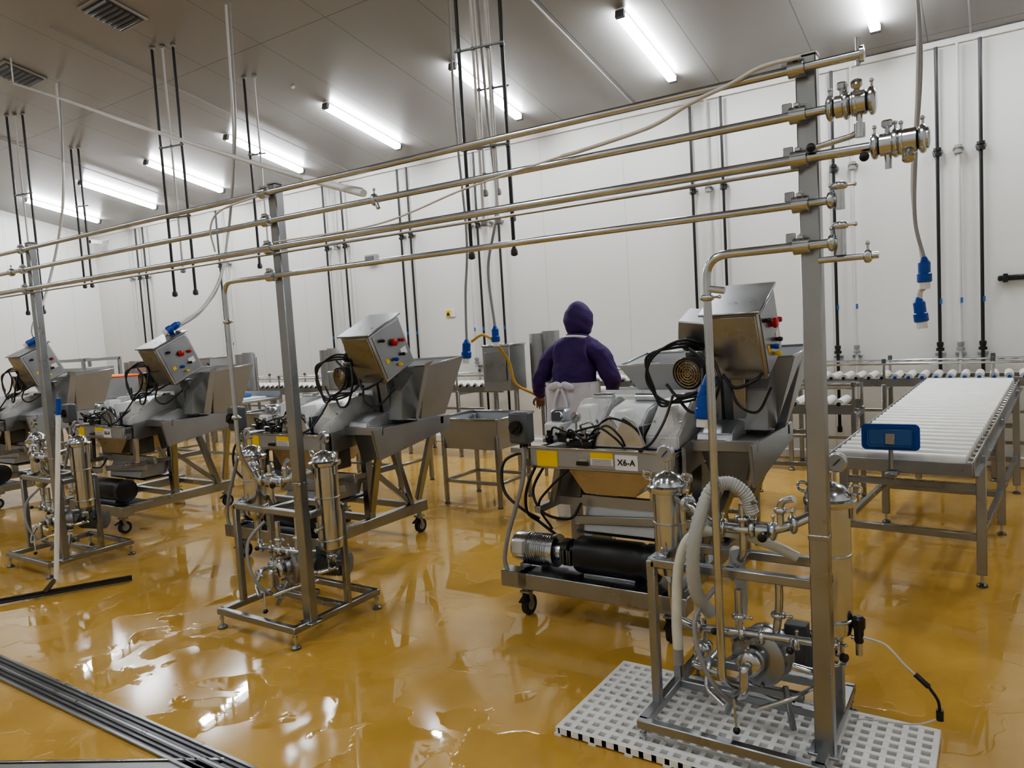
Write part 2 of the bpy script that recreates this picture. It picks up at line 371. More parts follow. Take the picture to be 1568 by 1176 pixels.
for x in RX:
    b.box((x,2.53,1.245),(.062,.05,2.29),STEEL,ch=.004)
    b.box((x,2.53,2.395),(.066,.054,.008),POL)
    b.box((x,2.53,.108),(.1,.09,.012),STEEL); b.box((x,2.53,.85),(.066,.054,.02),STEEL)
    for i,z in enumerate(PZ):
        if i==4 and x<-1: continue
        if i==3 and x<-3.3: continue
        b.cyl((x-.02,2.505,z),(x-.02,YP-.0,z),.009,STEEL,seg=10)
        b.lathe((x-.045,YP,z),[(.016,0),(.026,.002),(.026,.05),(.016,.052)],POL,axis=(1,0,0),seg=18)
        b.cyl((x-.02,YP,z+.02),(x-.02,YP,z+.04),.006,POL,seg=8); b.box((x-.02,YP-.004,z+.028),(.018,.034,.012),POL)
        b.box((x-.055,2.49,z+.03),(.03,.012,.03),STEEL)
rr=[.0135,.014,.016,.0125,.0125]
for i,z in enumerate(PZ[:3]):
    b.cyl((-9.5,YP,z),([-.33,-.36,-.27][i],YP,z),rr[i],POL,seg=16)
b.cyl((-9.5,YP+.0,PZ[2]-.03),(-.52,YP,PZ[2]-.03),.006,STEEL,seg=8)
b.pipe([(-.40,YP,PZ[3]),(-3.47,YP,PZ[3]),(-3.47,YP,1.0),(-3.47,YP+.1,.82)],rr[3],POL,.07)
b.pipe([(-.40,YP,PZ[4]),(-.83,YP,PZ[4]),(-.83,YP,.30),(-.80,2.55,.26)],.0145,POL,.08)
clamp(b,(-.83,YP,1.66),(0,0,1),.014); clamp(b,(-3.47,YP,1.72),(0,0,1),.013); clamp(b,(-3.47,YP,1.2),(0,0,1),.013)
b.cyl((-.83,YP,1.69),(-.77,YP,1.68),.012,POL)
b.lathe((-.34,YP,PZ[0]),[(.0135,0),(.024,.002),(.024,.012),(.0135,.014)],POL,axis=(1,0,0))
b.cyl((-.345,YP,PZ[0]-.03),(-.345,YP,PZ[0]+.05),.007,POL,seg=8)
valve(b,(-.39,YP,PZ[1]),(1,0,0),.022,(0,-.2,1),knob=POL); valve(b,(-.345,YP,PZ[1]),(1,0,0),.024,(0,-.6,.7),knob=POL)
b.pipe([(-.345,YP,PZ[1]),(-.345,YP,PZ[1]-.09),(-.47,YP-.01,PZ[1]-.11)],.009,POL,.03); b.sph((-.48,YP-.02,PZ[1]-.11),.014,BLACK)
b.cyl((-.345,YP,PZ[1]-.06),(-.345,YP,PZ[1]-.10),.016,POL)
valve(b,(-.27,YP,PZ[2]),(1,0,0),.022,(0,-.2,1),knob=POL); valve(b,(-.215,YP,PZ[2]),(1,0,0),.024,(0,-.5,-.8),knob=POL)
b.cyl((-.27,YP,PZ[2]),(-.27,YP,PZ[2]-.07),.01,POL); b.sph((-.33,YP-.03,PZ[2]-.03),.014,BLACK)
b.lathe((-.185,YP,PZ[2]),[(.02,0),(.03,.004),(.03,.02),(.02,.024)],POL,axis=(1,0,0))
b.cyl((-.405,YP,PZ[3]-.03),(-.405,YP,PZ[3]+.035),.015,POL); clamp(b,(-.405,YP,PZ[3]+.04),(0,0,1),.014); clamp(b,(-.43,YP,PZ[3]),(1,0,0),.015)
b.cyl((-.405,YP,PZ[4]-.04),(-.405,YP,PZ[4]+.05),.016,POL); clamp(b,(-.405,YP,PZ[4]+.05),(0,0,1),.014); clamp(b,(-.43,YP,PZ[4]),(1,0,0),.015)
b.pipe([(-.47,YP,PZ[4]-.05),(-.38,YP,PZ[4]-.05),(-.30,YP,PZ[4]-.05)],.01,POL); clamp(b,(-.33,YP,PZ[4]-.05),(1,0,0),.012)
clamp(b,(-2.33,YP,PZ[1]),(1,0,0),.016); b.cyl((-2.33,YP,PZ[1]),(-2.31,YP,PZ[1]-.04),.01,POL)
clamp(b,(-5.9,YP,PZ[1]),(1,0,0),.016)
b.obj('overhead_pipe_rack')
b=B()
b.hose([(-.50,YP-.03,2.37),(-.62,YP-.02,2.37),(-.72,YP-.02,2.34),(-.85,YP-.02,2.31),(-1.0,YP-.02,2.26),(-1.25,YP-.02,2.23),(-1.35,YP-.03,2.22)],.007,PVCW)
b.hose([(-1.35,YP-.03,2.22),(-1.8,YP-.03,2.17),(-2.3,YP-.03,2.09),(-3.0,YP-.03,2.09)],.004,PVCW)
b.hose([(-3.1,YP-.03,2.33),(-3.4,YP-.03,2.30),(-3.5,YP-.03,2.22),(-3.52,YP,2.10)],.005,PVCW)
b.obj('pneumatic_tube')

# ------------------------------------------------------------------ filter skid
def gauge(b,p,d=(0,-1,0),r=.034):
    d=Vector(d).normalized(); p=Vector(p)
    b.lathe(p,[(r*.9,-.014),(r,-.01),(r,.012),(r*.88,.015)],POL,axis=d,seg=22); b.lathe(p+d*.0155,[(r*.85,0),(r*.85,.001)],PVCG,axis=d,seg=22)
    b.bar(p+d*.018+Vector((-.01,0,-.01)),p+d*.018+Vector((.012,0,.014)),.003,BLACK)
def housing(b,x,y,zb,zt,r=.062):
    h=zt-zb
    b.lathe((x,y,zb),[(.012,-.1),(.02,-.095),(.02,-.04),(r*.6,-.02),(r*.95,0),(r,.02),(r,h-.03),(r*1.0,h-.02)],POL,seg=32)
    b.lathe((x,y,zt-.02),[(r*1.02,0),(r*1.28,.006),(r*1.32,.012),(r*1.32,.026),(r*1.1,.032),(r*1.0,.05),(r*.75,.07),(r*.35,.082),(.012,.086)],POL,seg=32)
    b.cyl((x,y,zt+.06),(x,y,zt+.10),.009,POL)
    for s in (-1,1):
        b.cyl((x+s*r*1.15,y,zt-.06),(x+s*r*1.15,y,zt+.03),.008,POL,seg=8)
        b.torus((x+s*r*1.3,y-.01,zt+.045),.018,.0055,POL,axis=(0,1,0.3),seg=16)
    b.torus((x,y,zb+.05),r*1.02,.006,STEEL); b.torus((x,y,zb+h*.6),r*1.0,.004,STEEL)
    b.cyl((x,y-r,zb+h*.25),(x,y-r-.03,zb+h*.25),.010,POL); clamp(b,(x,y-r-.025,zb+h*.25),(0,1,0),.009)
b=B()
xa,xb,ya,yb=-1.12,-.50,2.42,3.02
for y in (ya,yb): b.bar((xa-.018,y,.10),(xb+.018,y,.10),.036,STEEL)
for x in (xa,xb): b.bar((x,ya,.10),(x,yb,.10),.036,STEEL)
b.bar((xa,2.78,.10),(xb,2.78,.10),.034,STEEL)
for x in (xa,xb):
    for y in (ya,yb):
        b.cyl((x,y,.012),(x,y,.09),.008,POL,seg=10); b.lathe((x,y,0),[(.026,0),(.026,.01),(.012,.022)],DSTEEL)
        b.lathe((x,y,.05),[(.014,0),(.014,.016)],POL,seg=6)
for p in ((xa,2.57),(xa,2.80),(xb,2.80)): b.bar((p[0],p[1],.11),(p[0],p[1],.68),.034,STEEL)
b.bar((xa,2.57,.67),(xb,2.57,.67),.034,STEEL); b.bar((xa,2.80,.67),(xb,2.80,.67),.034,STEEL)
for x in (xa,xb,-.82): b.bar((x,2.57,.67),(x,2.80,.67),.034,STEEL)
b.bar((xa,2.80,.34),(xb,2.80,.34),.03,STEEL)
HLx,HRx=-1.085,-.50
housing(b,HLx,2.685,.60,.94); housing(b,HRx,2.71,.46,.93,.066)
b.cyl((HLx,2.685,1.0),(HLx,2.685,1.05),.006,POL); gauge(b,(HLx,2.675,1.075))
b.cyl((HRx+.02,2.70,1.0),(HRx+.02,2.70,1.04),.006,POL); gauge(b,(HRx+.03,2.69,1.07))
# top manifold
b.pipe([(-1.03,2.66,.90),(-.95,2.58,.90),(-.88,2.56,.84),(-.72,2.55,.84),(-.62,2.55,.86),(-.54,2.65,.89)],.018,POL,.04)
clamp(b,(-.98,2.61,.90),(1,-.8,0),.019); clamp(b,(-.92,2.57,.87),(1,0,-.6),.019); clamp(b,(-.83,2.555,.84),(1,0,-.1),.019); valve(b,(-.69,2.55,.845),(1,0,0),.019,(.2,-1,-.2)); clamp(b,(-.595,2.57,.87),(1,.6,0),.019)
b.pipe([(-.76,2.55,.84),(-.76,2.55,.76),(-.78,2.58,.72)],.014,POL,.02); clamp(b,(-.76,2.55,.88),(0,0,1),.016)
b.cyl((-.76,2.55,.84),(-.76,2.55,.93),.013,POL); b.cyl((-.76,2.55,.93),(-.70,2.52,.95),.006,POL,seg=8)
b.pipe([(-.63,2.55,.86),(-.63,2.55,.95),(-.58,2.53,.97)],.012,POL,.03); clamp(b,(-.63,2.55,.92),(0,0,1),.012)
# lower pipework
b.pipe([(HLx,2.685,.50),(HLx,2.685,.42),(-.97,2.62,.42),(-.80,2.60,.44),(-.52,2.60,.45)],.014,POL,.04)
for x in (-.95,-.87,-.79,-.72,-.60): clamp(b,(x,2.602,.435),(1,0,.05),.0145)
b.pipe([(HRx,2.70,.38),(HRx,2.70,.34),(-.54,2.62,.33),(-.62,2.62,.34)],.013,POL,.04); valve(b,(HRx,2.70,.38),(0,0,1),.014,(.8,-.5,0))
# pump
b.lathe((-.745,2.60,.35),[(.03,-.03),(.045,-.02),(.05,0),(.095,.005),(.105,.012),(.105,.03),(.095,.035),(.095,.075),(.10,.08),(.10,.10),(.06,.115),(.055,.17)],STEEL,axis=(.25,1,0),seg=32)
for k in range(8):
    a=k*math.pi/4+.2; c=Vector((-.745+.097*math.cos(a),2.60,.35+.097*math.sin(a))); b.cyl(c+Vector((0,-.006,0)),c+Vector((.01,.03,0)),.008,STEEL,seg=6)
b.cyl((-.745,2.60,.35),(-.755,2.54,.35),.024,POL); clamp(b,(-.755,2.545,.35),(0,1,0),.025)
b.pipe([(-.755,2.53,.35),(-.76,2.50,.35),(-.76,2.50,.26),(-.80,2.55,.22)],.016,POL,.03)
b.pipe([(-.68,2.62,.42),(-.66,2.62,.55),(-.66,2.62,.66)],.014,POL); clamp(b,(-.665,2.62,.52),(0,0,1),.015); clamp(b,(-.80,2.60,.50),(0,0,1),.015); b.cyl((-.80,2.60,.45),(-.80,2.60,.60),.014,POL)
b.lathe((-.70,2.77,.33),[(.05,0),(.068,.01),(.068,.15),(.062,.155),(.066,.16),(.066,.19),(.05,.2)],GREYP,axis=(.8,.5,-.1),seg=24)
for k in range(8): b.torus(Vector((-.70,2.77,.33))+Vector((.8,.5,-.1)).normalized()*(.02+.016*k),.069,.0025,GREYP,axis=(.8,.5,-.1),seg=20,s2=6)
b.box((-.64,2.78,.41),(.08,.06,.05),GREYP)
b.bar((-.9,2.68,.20),(-.6,2.68,.20),.03,STEEL); b.bar((-.86,2.60,.11),(-.82,2.66,.24),.02,STEEL); b.bar((-.62,2.60,.11),(-.66,2.66,.24),.02,STEEL)
b.cyl((-.79,2.47,.25),(-.78,2.46,.15),.005,POL,seg=8); b.sph((-.78,2.46,.14),.013,BLACK)
b.sph((-.86,2.5,.47),.013,BLACK); b.cyl((-.86,2.5,.47),(-.84,2.6,.44),.005,POL,seg=8)
b.sph((-.60,2.5,.45),.013,BLACK); b.cyl((-.60,2.5,.45),(-.62,2.6,.45),.005,POL,seg=8)
b.pipe([(-.9,2.65,.33),(-.9,2.55,.33),(-.9,2.5,.25),(-.82,2.46,.22)],.01,POL,.03)
b.pipe([(-.52,2.62,.3),(-.6,2.5,.28),(-.7,2.46,.24)],.008,POL,.03)
b.torus((-.70,2.66,.30),.13,.009,POL,axis=(.1,1,.1),arc=.55,start=2.6)
b.box((-.97,2.70,.30),(.06,.05,.07),POL,ch=.012); clamp(b,(-.97,2.67,.30),(0,1,0),.02); b.cyl((-.97,2.7,.33),(-.97,2.7,.42),.012,POL); b.pipe([(-.97,2.66,.30),(-.97,2.56,.30),(-.86,2.53,.30)],.012,POL,.03)
b.hose([(-.88,2.58,.60),(-.93,2.5,.5),(-.9,2.47,.36),(-.84,2.5,.24),(-.80,2.6,.16)],.009,PVCG)
skid=b.obj('filter_pump_skid')
for dx in (-2.56,-5.20,-7.85): inst(skid,(dx,0,0))
b=B()
b.hose([(-.90,2.58,.50),(-.925,2.50,.62),(-.91,2.47,.80),(-.86,2.50,.97),(-.80,2.52,1.01),(-.745,2.54,.97),(-.725,2.55,.90)],.023,HOSEG,16,.13,14)
b.hose([(-.85,2.72,.60),(-.82,2.66,.72),(-.80,2.64,.60),(-.80,2.62,.50)],.022,HOSEG,12,.10,14)
b.obj('grey_spiral_hose')
b=B()
b.hose([(-1.0,2.5,.38),(-1.0,2.5,.5),(-.985,2.51,.70),(-.93,2.53,.81),(-.80,2.58,.815),(-.68,2.63,.77),(-.60,2.65,.73)],.019,HOSEW,12)
b.cyl((-1.0,2.5,.38),(-1.0,2.5,.32),.017,PVCG); b.obj('white_transfer_hose')
b=B()
b.lathe((-.415,2.70,.46),[(.010,-.03),(.016,-.02),(.016,.02),(.022,.03),(.022,.06),(.012,.07)],BLACK,seg=14); b.cyl((-.415,2.70,.44),(-.415,2.70,.39),.012,POL); b.cyl((-.44,2.70,.45),(-.40,2.70,.45),.008,POL)
b.hose([(-.40,2.69,.46),(-.33,2.68,.45),(-.27,2.66,.40),(-.22,2.65,.36)],.004,PVCW); b.cyl((-.24,2.65,.38),(-.20,2.64,.35),.009,BLACK); b.hose([(-.2,2.64,.35),(-.175,2.64,.31),(-.17,2.64,.27)],.005,BLACK); b.cyl((-.17,2.64,.28),(-.17,2.64,.245),.011,BLACK)
b.hose([(-.17,2.64,.25),(-.25,2.66,.20),(-.40,2.7,.16),(-.45,2.72,.13)],.003,PVCW)
b.obj('spray_nozzle_hose')

# ------------------------------------------------------------------ lattice mat
b=B()
mx0,mx1,my0,my1=-1.45,-.20,2.36,2.97
nx=25; ny=12
for i in range(nx+1):
    x=mx0+(mx1-mx0)*i/nx; b.box((x,(my0+my1)/2,.020),(.022,my1-my0+.022,.028),WHITE,ch=.002)
for j in range(ny+1):
    y=my0+(my1-my0)*j/ny; b.box(((mx0+mx1)/2,y,.0205),(mx1-mx0,.022,.029),WHITE,ch=.002)
for i in range(0,nx,3):
    for j in range(0,ny,3): b.box((mx0+(i+.0)*(mx1-mx0)/nx,my0+j*(my1-my0)/ny,.005),(.03,.03,.010),WHITE,ch=0)
mat=b.obj('plastic_drainage_mat')

# ------------------------------------------------------------------ squeegee
b=B()
b.bar((-5.55,1.78,.014),(-5.03,2.65,.014),.028,RUB,.008); b.bar((-5.55,1.78,.034),(-5.03,2.65,.034),.016,BLACK,.022)
b.bar((-5.29,2.21,.04),(-5.24,2.26,.12),.03,DSTEEL); b.cyl((-5.24,2.26,.10),(-5.21,2.37,1.2),.015,WHITE,seg=14); b.cyl((-5.21,2.37,1.2),(-5.207,2.38,1.31),.017,BLUE,seg=14)
b.obj('floor_squeegee')

# ------------------------------------------------------------------ processing machine
def caster(b,x,y,z=.15):
    b.cyl((x-.016,y,.055),(x+.016,y,.055),.055,RUB,seg=24); b.cyl((x-.018,y,.055),(x+.018,y,.055),.03,PVCG,seg=16)
    for s in (-1,1): b.bar((x+s*.024,y,.05),(x+s*.024,y-.015,.13),.006,STEEL,.03)
    b.box((x,y-.01,.135),(.06,.07,.012),STEEL); b.cyl((x,y-.01,.13),(x,y-.01,.17),.018,STEEL)
    b.bar((x,y-.03,.115),(x,y-.085,.09),.03,BLACK,.008)
def machine():
    b=B()
    xl,xr=-2.2,-1.36
    for x in (xl,xr):
        b.bar((x,3.28,.21),(x,4.45,.21),.06,STEEL,.08)
        for y in (3.34,4.38): caster(b,x,y)
    b.box(((xl+xr)/2-.02,3.33,.205),(xr-xl+.24,.10,.09),STEEL)
    b.box(((xl+xr)/2,3.45,.235),(xr-xl+.1,.28,.012),BRUSH)
    b.bar((xl,4.38,.21),(xr,4.38,.21),.05,STEEL)
    b.bar((xl,3.95,.21),(xr,3.95,.21),.05,STEEL)
    for x in (xl+.05,xr-.02):
        b.bar((x,3.85,.24),(x,3.85,.86),.06,STEEL); b.bar((x,4.3,.24),(x,4.1,.86),.05,STEEL)
        b.bar((x,4.30,.25),(x,3.88,.62),.035,STEEL)
        b.bar((x,3.40,.58),(x,4.15,.58),.04,STEEL)
    b.bar((xl,3.62,.60),(xr+.1,3.62,.60),.03,BRUSH,.07); b.bar((xl+.2,3.56,.50),(xr+.05,3.56,.54),.02,BRUSH,.05)
    b.prism([(3.56,.44),(3.80,.44),(3.86,.57),(3.60,.57)],-1.95,-1.42,BRUSH)
    b.box((-1.72,3.75,.42),(.60,.30,.02),DSTEEL); b.box((-2.05,3.7,.70),(.16,.2,.18),DSTEEL,ch=.01); b.box((-1.42,3.6,.74),(.14,.16,.14),DSTEEL,ch=.01)
    for x in (xl+.1,xr): b.bar((x,3.50,.60),(x+.06,3.48,.82),.04,STEEL)
    # motor + gearbox (along x)
    c=(-2.33,3.45,.345)
    b.lathe(c,[(.05,0),(.082,.008),(.086,.02),(.086,.09),(.09,.092),(.09,.10),(.083,.104),(.083,.25),(.092,.255),(.092,.275),(.05,.28),(.045,.34)],POL,axis=(1,0,0),seg=32)
    for k in range(9): b.torus((-2.215+.014*k,3.45,.345),.084,.0028,STEEL,axis=(1,0,0),seg=24,s2=6)
    b.box((-2.26,3.36,.37),(.07,.05,.07),PVCW)
    for k in range(5): b.torus((-2.332,3.45,.345),.02+.012*k,.002,STEEL,axis=(1,0,0),seg=20,s2=5)
    b.lathe((-2.02,3.45,.345),[(.04,0),(.075,.01),(.075,.05),(.06,.06),(.06,.09),(.095,.10),(.10,.115),(.10,.46),(.092,.475),(.092,.50),(.1,.505),(.1,.55),(.06,.56)],BLACK,axis=(1,0,0),seg=32)
    for k in range(4): b.box((-2.0+.02*k,3.385-.01*(k%2),.34),(.012,.03,.08),DSTEEL)
    b.box((-2.2,3.45,.255),(.14,.15,.03),STEEL); b.box((-1.72,3.45,.25),(.3,.14,.03),STEEL)
    # table body
    b.box((-1.76,3.40,.885),(.82,.014,.105),HOPM); b.box((-1.76,3.76,.89),(.84,.70,.05),STEEL); b.box((-1.76,3.40,.935),(.84,.03,.012),POL)
    b.box((-2.17,3.75,.87),(.014,.70,.11),BRUSH); b.box((-1.35,3.75,.87),(.014,.70,.11),BRUSH); b.box((-1.76,3.43,.83),(.84,.04,.03),STEEL)
    b.prism([(-2.02,.83),(-1.45,.83),(-1.60,.67),(-1.90,.67)],3.5,3.95,COPP,'y')
    b.cyl((-1.75,3.72,.67),(-1.75,3.72,.58),.05,STEEL)
    b.box((-2.06,3.391,.875),(.13,.006,.085),YEL,ch=.001)
    b.box((-1.73,3.391,.905),(.13,.004,.03),YEL,ch=0); b.box((-1.73,3.391,.872),(.13,.004,.036),LAB,ch=0)
    for k in range(4): b.box((-1.73,3.388,.884-.008*k),(.11,.002,.002),GREYP,ch=0)
    b.box((-1.59,3.390,.875),(.125,.004,.078),LAB,ch=0)
    b.text('X6-A',(-1.59,3.386,.875),.045,BLACK,Matrix.Rotation(math.pi/2,3,'X'))
    b.box((-1.84,3.39,.875),(.05,.004,.012),POL); b.box((-1.84,3.38,.86),(.07,.01,.02),BLACK)
    # angular moulded housings on deck
    b.prism([(3.52,.93),(4.0,.93),(4.0,1.10),(3.90,1.16),(3.74,1.16),(3.60,1.04),(3.52,1.01)],-2.02,-1.83,COVER,ch=.009)
    b.prism([(3.47,.93),(3.95,.93),(3.97,1.12),(3.84,1.15),(3.66,1.12),(3.52,1.02),(3.47,1.0)],-1.79,-1.57,COVER,ch=.009)
    b.prism([(3.50,.93),(4.0,.93),(4.0,1.12),(3.88,1.17),(3.72,1.16),(3.58,1.05),(3.50,1.0)],-1.53,-1.35,COVER,ch=.009)
    b.prism([(-1.98,1.02),(-1.87,1.02),(-1.89,1.14),(-1.96,1.14)],3.585,3.70,WHITE,'y',.006)
    b.prism([(-1.74,1.0),(-1.62,1.0),(-1.65,1.12),(-1.71,1.12)],3.53,3.66,WHITE,'y',.006)
    b.prism([(-1.49,1.0),(-1.39,1.0),(-1.41,1.14),(-1.47,1.14)],3.56,3.70,WHITE,'y',.006)
    b.prism([(3.62,.96),(3.98,.96),(3.98,1.01),(3.80,1.05),(3.64,1.0)],-1.30,-1.12,BRUSH,ch=.006)
    b.prism([(-1.80,.94),(-1.50,.94),(-1.56,1.08),(-1.62,1.11),(-1.66,1.04),(-1.70,1.11),(-1.75,1.08)],3.44,3.465,POL,'y',.006)
    b.box((-1.805,3.72,.99),(.028,.44,.12),DSTEEL); b.box((-1.55,3.72,.99),(.028,.44,.12),DSTEEL)
    for x in (-1.91,-1.65,-1.42): b.cyl((x-.06,3.82,1.165),(x+.06,3.82,1.165),.022,POL); b.box((x,3.86,1.175),(.05,.09,.02),COVER)
    b.box((-1.74,3.99,1.07),(.62,.05,.18),WHITE,ch=.008)
    b.prism([(3.96,.93),(4.10,.93),(4.10,1.12),(4.02,1.19)],-2.02,-1.40,COVER,ch=.008)
    b.box((-2.10,3.72,1.0),(.10,.40,.10),WHITE,ch=.010); b.box((-2.09,3.62,1.08),(.08,.12,.08),POL,ch=.012)
    for x in (-2.0,-1.85,-1.77,-1.59,-1.51,-1.37): b.cyl((x,3.60,1.04),(x,3.59,1.065),.007,POL,seg=8)
    # valve cluster
    for k,(x,z) in enumerate([(-2.08,.98),(-2.0,1.0),(-1.93,.97),(-1.86,1.0),(-1.80,.975)]):
        b.lathe((x,3.46,z-.03),[(.018,0),(.024,.01),(.024,.04),(.014,.05),(.014,.07)],POL if k%2 else BLACK,seg=12)
        b.cyl((x,3.46,z),(x,3.40,z+.01),.010,POL if k%2==0 else BLACK,seg=10)
    b.pipe([(-2.1,3.47,.97),(-1.82,3.47,.98)],.014,STEEL); gauge(b,(-1.93,3.50,1.09),r=.028); b.cyl((-1.93,3.5,1.0),(-1.93,3.5,1.06),.006,POL)
    b.pipe([(-1.87,3.46,1.0),(-1.87,3.43,1.06),(-1.80,3.43,1.08),(-1.78,3.46,1.0)],.006,POL,.02)
    b.hose([(-1.95,3.43,1.0),(-1.9,3.38,1.04),(-1.82,3.38,.99),(-1.76,3.44,1.02)],.006,BLACK); b.hose([(-1.86,3.41,.99),(-1.83,3.37,.97),(-1.82,3.37,.95),(-1.81,3.42,.93)],.005,BLACK)
    b.hose([(-2.05,3.43,1.0),(-2.0,3.38,1.05),(-1.92,3.40,1.02),(-1.84,3.42,1.04),(-1.74,3.46,1.06)],.006,BLACK)
    b.hose([(-1.82,3.44,1.0),(-1.74,3.40,1.05),(-1.66,3.41,1.0),(-1.62,3.43,.95)],.006,BLACK); b.hose([(-1.78,3.46,1.05),(-1.68,3.42,1.10),(-1.56,3.44,1.05),(-1.53,3.46,.96)],.006,BLACK)
    b.box((-1.88,3.47,.955),(.16,.09,.03),BLACK); b.box((-1.98,3.45,.985),(.07,.05,.05),BLACK,ch=.008)
    # isolator switch + conduit
    b.box((-2.21,3.38,1.045),(.12,.09,.175),GREYP,ch=.012); b.cyl((-2.21,3.335,1.05),(-2.21,3.31,1.05),.038,BLACK); b.bar((-2.235,3.305,1.03),(-2.185,3.305,1.07),.016,BLACK,.02)
    b.bar((-2.20,3.42,.86),(-2.20,3.42,1.0),.03,STEEL)
    b.cyl((-2.21,3.38,.96),(-2.21,3.38,.93),.015,BLACK)
    b.hose([(-2.21,3.38,.94),(-2.19,3.36,.86),(-2.2,3.34,.74),(-2.24,3.32,.6),(-2.29,3.30,.44),(-2.32,3.30,.30),(-2.29,3.31,.23),(-2.22,3.34,.24)],.012,PVCG,10,.08)
    b.hose([(-2.18,3.5,.85),(-2.22,3.42,.7),(-2.25,3.45,.55),(-2.2,3.5,.48),(-2.1,3.5,.42)],.009,BLACK)
    b.hose([(-2.12,3.5,.85),(-2.2,3.45,.68),(-2.12,3.42,.56),(-2.0,3.5,.52),(-1.95,3.55,.6)],.008,BLACK)
    b.hose([(-1.95,3.45,.82),(-2.05,3.40,.72),(-2.15,3.42,.60),(-2.12,3.5,.45)],.007,BLACK)
    b.hose([(-2.3,3.6,.88),(-2.42,3.5,.82),(-2.40,3.45,.66),(-2.28,3.45,.56),(-2.2,3.5,.50)],.009,BLACK)
    b.box((-2.26,3.55,.90),(.16,.20,.03),STEEL); b.box((-2.30,3.60,.84),(.07,.10,.10),DSTEEL)
    # right side frame
    b.prism([(3.48,.80),(4.30,.88),(4.34,1.02),(4.0,1.02),(3.48,.95)],-1.33,-1.31,BRUSH)
    b.prism([(3.60,.74),(4.40,.86),(4.40,.96),(3.55,.96)],-1.02,-1.0,BRUSH)
    b.bar((-1.32,3.62,.94),(-1.0,3.66,.94),.04,STEEL,.06); b.bar((-1.32,4.30,.93),(-1.0,4.30,.93),.04,STEEL,.06)
    b.box((-1.165,3.98,.95),(.30,.62,.02),BRUSH)
    b.prism([(-1.30,.93),(-1.03,.93),(-1.06,.76),(-1.22,.70)],3.66,3.70,DSTEEL,'y')
    b.bar((-1.06,3.70,.93),(-1.36,3.85,.30),.045,STEEL); b.bar((-1.04,4.25,.93),(-1.34,4.35,.28),.045,STEEL)
    # hopper
    T=[(-1.90,4.02,1.33),(-.90,4.02,1.36),(-.88,4.45,1.40),(-1.90,4.45,1.38)]
    Bt=[(-1.62,4.08,.97),(-1.02,4.08,.97),(-1.02,4.36,.97),(-1.62,4.36,.97)]
    for i in range(4):
        j=(i+1)%4; b.sheet([Bt[i],Bt[j],T[j],T[i]],.006,HOPM)
        b.bar(T[i],T[j],.012,POL)
    b.sheet([(-1.02,4.04,.95),(-.86,4.02,1.36),(-.80,4.0,1.40),(-.84,3.96,1.38),(-.93,3.92,1.0)],.005,HOPM)
    b.prism([(3.85,.99),(4.05,.99),(4.05,1.34),(3.88,1.20)],-1.16,-1.0,HOPM)
    # control cabinet leaning forward
    R=Matrix.Rotation(math.radians(24),3,'X'); c=Vector((-1.08,3.75,1.50))
    b.box(c,(.27,.33,.36),BRUSH,R,ch=.008)
    b.box(c+R@Vector((0,-.168,0)),(.245,.01,.335),STEEL,R,ch=.004)
    b.box(c+R@Vector((0,.0,.187)),(.30,.36,.012),STEEL,R,ch=.004)
    def onside(y,z,o=.137): return c+R@Vector((o,y,z))
    b.box(onside(0,0,.137),(.006,.29,.32),STEEL,R)
    ax=R@Vector((1,0,0))
    for (yy,zz,m,r) in ((.02,.04,RED,.026),(-.02,-.07,BLUE,.014),(.06,-.07,BLACK,.012),(.10,.02,RED,.014),(-.08,.10,BLACK,.012),(.0,-.12,YEL,.012)):
        b.lathe(onside(yy,zz,.138),[(r*.8,0),(r*.8,.012),(r,.014),(r,.028),(r*.7,.034)],m,axis=ax,seg=18)
    b.box(onside(.09,-.06,.141),(.004,.06,.05),LAB,R,ch=0); b.box(onside(-.09,-.05,.141),(.004,.03,.03),YEL,R,ch=0)
    b.box(c+R@Vector((-.11,-.176,.0)),(.015,.012,.05),BLACK,R)
    b.box((-1.33,3.86,1.53),(.20,.20,.15),BRUSH,Matrix.Rotation(.35,3,'X')@Matrix.Rotation(.15,3,'Y'),ch=.006)
    b.bar((-1.15,3.92,.96),(-1.13,3.84,1.40),.07,STEEL,.09); b.bar((-1.27,3.92,.98),(-1.27,3.88,1.45),.05,STEEL); b.box((-1.20,3.86,1.30),(.26,.14,.02),STEEL)
    # drive motor w/ fan guard
    d=Vector((-.15,-1,-.15)).normalized(); c2=Vector((-1.33,3.62,1.31))
    b.lathe(c2,[(.05,-.18),(.066,-.17),(.07,-.06),(.078,-.055),(.08,-.01),(.06,.0),(.02,.003)],DSTEEL,axis=d,seg=28)
    for k in range(8): b.torus(c2-d*(.07+.012*k),.071,.003,DSTEEL,axis=d,s2=6)
    for k in range(5): b.torus(c2+d*.006,.015+.014*k,.0028,COPP,axis=d,s2=5)
    for k in range(4):
        a=k*math.pi/4; u=Vector((math.cos(a),0,math.sin(a))); u=(u-d*u.dot(d)).normalized(); b.bar(c2+d*.006-u*.075,c2+d*.006+u*.075,.003,COPP)
    b.torus(c2+d*.002,.078,.008,BLACK,axis=d)
    b.box(c2-d*.10+Vector((0,0,.085)),(.09,.09,.05),STEEL,Matrix.Rotation(.3,3,'X'))
    b.lathe((-1.36,3.72,1.42),[(.03,0),(.04,.01),(.04,.06),(.03,.07)],BLACK,axis=(.3,.3,1))
    # black cable loops
    for k in range(3):
        o=.018*k
        b.hose([(-1.22-o,3.72,1.44),(-1.36-o,3.62,1.48-o),(-1.50-o,3.58,1.40),(-1.54+o,3.58,1.28-o),(-1.46,3.58,1.18-o),(-1.33,3.58,1.17+o),(-1.22,3.62,1.22),(-1.18+o,3.68,1.33)],.007,BLACK)
